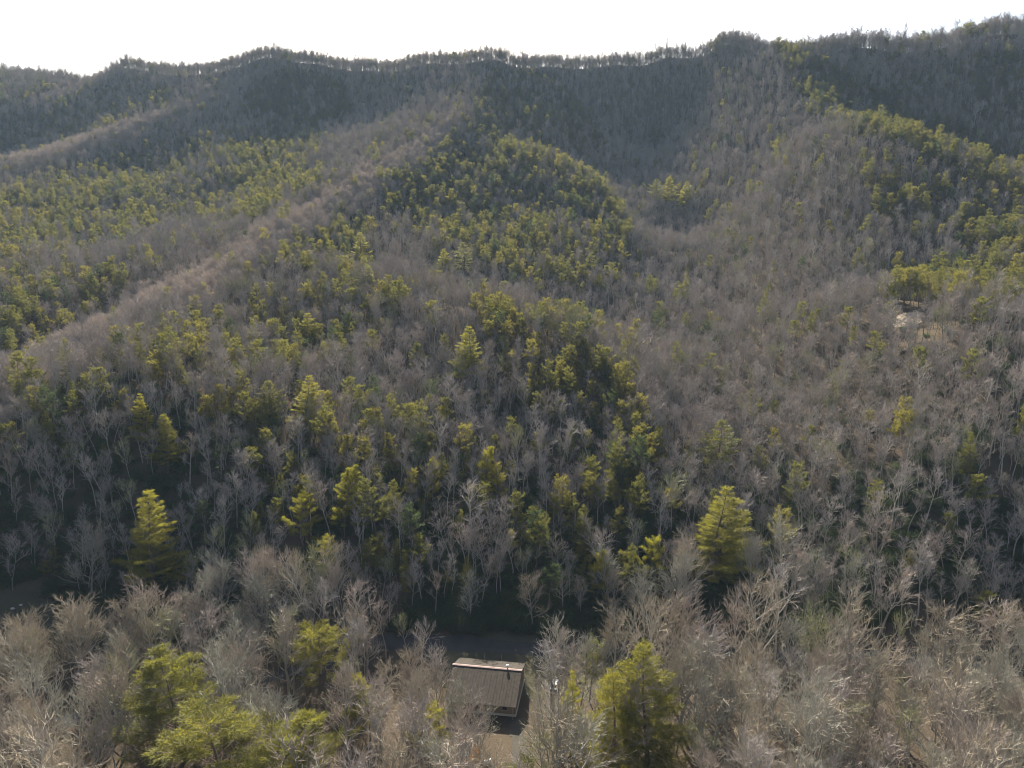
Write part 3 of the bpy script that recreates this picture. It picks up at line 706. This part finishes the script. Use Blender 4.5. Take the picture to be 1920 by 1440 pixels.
# ------------------------------------------------------------------ the house in the clearing and small things
def flat_mat(name, col, rough=.6, metal=0.0, var=.25, scale=4.0):
    m, n, out = new_mat(name); geo = n.nodes.new('ShaderNodeNewGeometry')
    no = n.nodes.new('ShaderNodeTexNoise'); no.inputs['Scale'].default_value = scale; no.inputs['Detail'].default_value = 5
    n.links.new(geo.outputs['Position'], no.inputs['Vector'])
    c = mixrgb(n, tuple(x * (1 - var) for x in col), tuple(min(1, x * (1 + var)) for x in col), no.outputs['Fac'])
    p = n.nodes.new('ShaderNodeBsdfPrincipled'); p.inputs['Roughness'].default_value = rough; p.inputs['Metallic'].default_value = metal; p.inputs['Specular IOR Level'].default_value = .5 if rough < .5 else .1
    n.links.new(c, p.inputs['Base Color']); n.links.new(p.outputs[0], out.inputs[0]); return m
M['roof'] = flat_mat('weathered_metal_roof', (.055, .046, .036), .95, 0, .5, 1.3)
M['cap'] = flat_mat('rusty_ridge_cap', (.34, .24, .205), .6, 0, .35, 1.6)
M['siding'] = flat_mat('brown_siding', (.2, .15, .11), .8)
M['white'] = flat_mat('white_paint', (.72, .72, .7), .45, 0, .08)
M['glass'] = flat_mat('dark_glass', (.02, .025, .03), .5)
M['stone'] = flat_mat('pale_stone', (.42, .4, .37), .9)
M['post'] = flat_mat('grey_wood', (.3, .27, .23), .9)
M['car'] = flat_mat('dark_blue_paint', (.03, .045, .07), .45, 0, .1)
M['rubber'] = flat_mat('rubber', (.02, .02, .02), .9)
M['rim'] = flat_mat('rim_metal', (.4, .4, .4), .35, .8)
M['rust_leaf'] = leaf_mat('rust_leaves', (.22, .10, .035), (.34, .17, .06), (.4, .2, .05), .4)
def box(mb, x0, x1, y0, y1, z0, z1, mat=0):
    b = mb.n; mb.v += [(x, y, z) for z in (z0, z1) for y in (y0, y1) for x in (x0, x1)]; mb.n = len(mb.v)
    for f in ((0,2,3,1),(4,5,7,6),(0,1,5,4),(2,6,7,3),(0,4,6,2),(1,3,7,5)): mb.f.append(tuple(b + i for i in f)); mb.m.append(mat)
def part(name, mb, mat, parent, smooth=False): return mobj(name, mesh(name, mb.v, mb.f, [mat], None, smooth), parent)
def boxpart(name, dims, mat, parent):
    mb = MB(); box(mb, *dims); return part(name, mb, mat, parent)
hx, hy = -5.6, 149.8; hz = g1(hx, hy)
house = tag(empty('house', (hx, hy, hz), math.radians(-8.9)), 'long house with a dark weathered metal roof and pale rusty ridge in the shaded clearing', 'house')
RZ, EF, EB, FR, BR = 6.3, 3.1, 4.0, 8.8, 6.6            # ridge height, eaves, run of the front and back slope
boxpart('foundation', (-7.7, 7.7, -7.4, 5.9, -1.0, .35), M['stone'], house)
boxpart('wall', (-7.55, 7.55, -7.3, -7.1, .35, 3.45), M['siding'], house)
boxpart('wall', (-7.55, 7.55, 5.6, 5.8, .35, 4.05), M['siding'], house)
for sx_ in (-1, 1):
    mb = MB(); xa, xb = sorted((sx_ * 7.35, sx_ * 7.55)); prof = [(-7.1, .35), (5.6, .35), (5.6, 4.1), (0, 6.0), (-7.1, 3.4)]
    mb.v = [(x, y, z) for x in (xa, xb) for y, z in prof]; mb.f = [(0,1,2,3,4), (9,8,7,6,5)] + [(i, 5 + i, 5 + (i + 1) % 5, (i + 1) % 5) for i in range(5)]
    part('wall', mb, M['siding'], house)
mb = MB(); mb.v = [(x, y, z) for x in (-7.9, 7.9) for y, z in ((-FR + .1, EF - .06), (0, RZ - .06), (BR - .1, EB - .06), (BR - .1, EB - .22), (0, RZ - .25), (-FR + .1, EF - .22))]
mb.f = [(0,1,2,3,4,5), (11,10,9,8,7,6)] + [(i, 6 + i, 6 + (i + 1) % 6, (i + 1) % 6) for i in range(6)]
roof = part('roof', mb, M['siding'], house)
def panel_mesh(run, z1, sgn):
    mb = MB(); W = 1.31; L = math.hypot(run, RZ - z1); ny_, nz_ = (RZ - z1) / L, run / L
    def quadstrip(x0, x1, t0, t1):
        b = mb.n
        for x in (x0, x1):
            for (d, zz) in ((0, RZ), (run, z1)):
                for t in (t0, t1): mb.v.append((x, sgn * (d + ny_ * t), zz + nz_ * t))
        mb.n = len(mb.v)
        for f in ((0,1,3,2),(4,6,7,5),(1,5,7,3),(0,2,6,4),(0,4,5,1),(2,3,7,6)): mb.f.append(tuple(b + i for i in f))
    quadstrip(.01, W - .01, .0, .03); quadstrip(.01, .06, .032, .07); quadstrip(W * .5, W * .5 + .04, .032, .055); return mesh('roof_panel', mb.v, mb.f, [M['roof']])
for run, z1, sgn in ((FR, EF, -1), (BR, EB, 1)):
    pm = panel_mesh(run, z1, sgn)
    for i in range(12):
        p = mobj('roof_panel', pm, roof); p.location = (-7.9 + i * 1.317, 0, .004 * (i % 3))
mb = MB(); prof = [(-.32, RZ - .03), (-.3, RZ + .03), (0, RZ + .15), (.3, RZ + .05), (.32, RZ - .01), (0, RZ + .08)]
mb.v = [(x, y, z + .05) for x in (-8.0, 8.0) for y, z in prof]; mb.f = [(0,1,2,3,4,5), (11,10,9,8,7,6)] + [(i, 6 + i, 6 + (i + 1) % 6, (i + 1) % 6) for i in range(6)]
part('ridge_cap', mb, M['cap'], roof)
mb = MB(); mb.tube([(4.6, .15, RZ - .3), (4.6, .15, RZ + .75)], [.16, .16], 10, 0); mb.tube([(4.6, .15, RZ + .75), (4.6, .15, RZ + .95), (4.6, .15, RZ + 1.02)], [.34, .34, .05], 10, 0)
part('chimney_vent', mb, M['white'], roof, True)
for i, x in enumerate((-5.5, -2.2, 1.8, 5.2)):
    wdw = boxpart('window', (x - .5, x + .5, -7.36, -7.31, 1.3, 2.6), M['glass'], house)
    mb = MB(); box(mb, x - .6, x - .5, -7.40, -7.31, 1.2, 2.7); box(mb, x + .5, x + .6, -7.40, -7.31, 1.2, 2.7); box(mb, x - .5, x + .5, -7.40, -7.31, 2.6, 2.7); part('frame', mb, M['post'], wdw)
    boxpart('sill', (x - .65, x + .65, -7.46, -7.31, 1.1, 1.2), M['post'], wdw)
dr = boxpart('door', (-.65, .35, -7.37, -7.31, .4, 2.5), M['post'], house); boxpart('handle', (.18, .26, -7.43, -7.37, 1.35, 1.42), M['rim'], dr)
for x in (-7.2, -2.4, 2.4, 7.2): boxpart('porch_post', (x - .07, x + .07, -8.6, -8.46, .0, 3.02), M['post'], house)

# parked car at the end of the drive
cxy = at(1022, 1280, 0); CX, CY = 9.8, 152.5
car = tag(empty('parked_car', (CX, CY, g1(CX, CY) + .1), math.radians(80)), 'dark blue car parked in the shaded yard right of the house', 'car')
def lathe_y(mb, y0, y1, r, sides=16):
    mb.tube([(0, y0, 0), (0, y0, 0), (0, y1, 0), (0, y1, 0)], [.01, r, r, .01], sides, 0)
mb = MB(); secs = [(-2.15, .45, .75, .72), (-2.05, .3, .88, .82), (-1.2, .25, .95, .87), (0, .25, .97, .88), (1.1, .25, .93, .87), (1.9, .3, .82, .82), (2.15, .42, .68, .70)]
for (x, z0, z1, w_) in secs: mb.v += [(x, -w_, z0), (x, -w_, z1 - .12), (x, -w_ + .12, z1), (x, w_ - .12, z1), (x, w_, z1 - .12), (x, w_, z0)]
for i in range(6):
    for k2 in range(6): mb.f.append((i*6 + k2, i*6 + (k2+1) % 6, (i+1)*6 + (k2+1) % 6, (i+1)*6 + k2))
mb.f += [tuple(range(5, -1, -1)), tuple(range(36, 42))]; part('body', mb, M['car'], car)
def cabin(s, mat, nm, par, z0, z1):
    mb = MB(); lo = [(-1.6, .76), (.95, .76)]; hi = [(-1.05, .62), (.25, .62)]
    mb.v = [(lo[0][0], -lo[0][1]*s, z0), (lo[1][0], -lo[1][1]*s, z0), (lo[1][0], lo[1][1]*s, z0), (lo[0][0], lo[0][1]*s, z0), (hi[0][0], -hi[0][1]*s, z1), (hi[1][0], -hi[1][1]*s, z1), (hi[1][0], hi[1][1]*s, z1), (hi[0][0], hi[0][1]*s, z1)]
    mb.f = [(0,1,5,4), (1,2,6,5), (2,3,7,6), (3,0,4,7), (4,5,6,7)]; return part(nm, mb, mat, par)
cabin(1.0, M['glass'], 'windows', car, .93, 1.42)
boxpart('car_roof', (-1.1, .3, -.64, .64, 1.423, 1.47), M['car'], car)
for sx_ in (-1.35, 1.35):
    for sy_ in (-.78, .78):
        wb = MB(); lathe_y(wb, -.11, .11, .33); wh_ = part('wheel', wb, M['rubber'], car); wh_.location = (sx_, sy_, .31)
        rb_ = MB(); lathe_y(rb_, -.118, .118, .19, 10); part('rim', rb_, M['rim'], wh_)
for sy_ in (-.55, .55): boxpart('headlight', (2.1, 2.17, sy_ - .15, sy_ + .15, .52, .64), M['white'], car); boxpart('tail_light', (-2.17, -2.1, sy_ - .13, sy_ + .13, .55, .68), M['cap'], car)

# posts along the road behind the house
for (px, py, lab) in ((908, 1237, 'left pale wooden post behind the house roof'), (940, 1238, 'middle pale wooden post behind the house roof'), (998, 1233, 'right pale wooden post behind the house roof')):
    x, y = ray_ground(px, py); y = min(y, road_y(x) - 3.2); mb = MB()
    mb.tube([(0, 0, -.4), (0, 0, 1.5), (0, 0, 1.62)], [.1, .09, .03], 8, 0)
    o = part('fence_post', mb, M['post'], None); o.location = (x, y, g1(x, y)); tag(o, lab, 'post', 'posts by the road behind the house')
# stones lying in the shaded field
for (px, py, s_, lab) in ((25, 1150, .5, 'larger pale stone lying in the shaded field'), (40, 1141, .42, 'smaller pale stone lying in the shaded field')):
    x, y = ray_ground(px, py); rg = np.random.default_rng(px); mb = MB()
    for i in range(5):
        t = math.pi * i / 4 * .98 + .03
        for k2 in range(8):
            a_ = 2 * math.pi * k2 / 8; r_ = math.sin(t) * rg.uniform(.8, 1.15); mb.v.append((r_ * 1.4 * math.cos(a_), r_ * math.sin(a_), math.cos(t) * .6))
    mb.f = [(i*8 + k2, i*8 + (k2+1) % 8, (i+1)*8 + (k2+1) % 8, (i+1)*8 + k2) for i in range(4) for k2 in range(8)]
    o = part('stone', mb, M['stone'], None); o.scale = (s_, s_, s_); o.location = (x, y, g1(x, y) + .1); tag(o, lab, 'stone', 'pale stones in the field')
# white tank and rusty bush beside the driveway
x, y = ray_ground(915, 1436)
tank = tag(empty('gas_tank', (x, y, g1(x, y)), .5), 'small white gas tank at the bottom beside the driveway', 'tank')
mb = MB(); mb.tube([(-.8, 0, .6), (-.78, 0, .6), (-.7, 0, .6), (-.55, 0, .6), (.55, 0, .6), (.7, 0, .6), (.78, 0, .6), (.8, 0, .6)], [.02, .18, .3, .38, .38, .3, .18, .02], 14, 0); part('vessel', mb, M['white'], tank, True)
for s_ in (-.45, .45): boxpart('foot', (s_ - .06, s_ + .06, -.25, .25, -.1, .3), M['post'], tank)
mb = MB(); mb.tube([(0, 0, .95), (0, 0, 1.1)], [.12, .12], 10, 0); part('valve_cap', mb, M['white'], tank)
x, y = ray_ground(893, 1432); T, C = shrub(77, 3.0, 1.9, 420)
o = tag(empty('bush', (x, y, g1(x, y))), 'rust-coloured leafy bush at the bottom left of the driveway', 'bush')
mobj('stems', mesh('stems', T.v, T.f, [M['bark']]), o); mobj('crown', mesh('bush_crown', C.v, C.f, [M['bark'], M['rust_leaf']], C.m), o)

# ------------------------------------------------------------------ the air
hzm, n_, out = new_mat('haze_air')
pv = n_.nodes.new('ShaderNodeVolumePrincipled'); pv.inputs['Color'].default_value = (.58, .78, 1.0, 1); pv.inputs['Density'].default_value = .00006
pv.inputs['Anisotropy'].default_value = .1; n_.links.new(pv.outputs[0], out.inputs['Volume'])
mb = MB(); box(mb, X0 - 60, X1 + 60, Y0 - 60, Y1 + 60, float(HZ.min()) - 1.5, float(HZ.max()) + 40)
tag(mobj('haze', mesh('haze', mb.v, mb.f, [hzm])), kind='stuff')
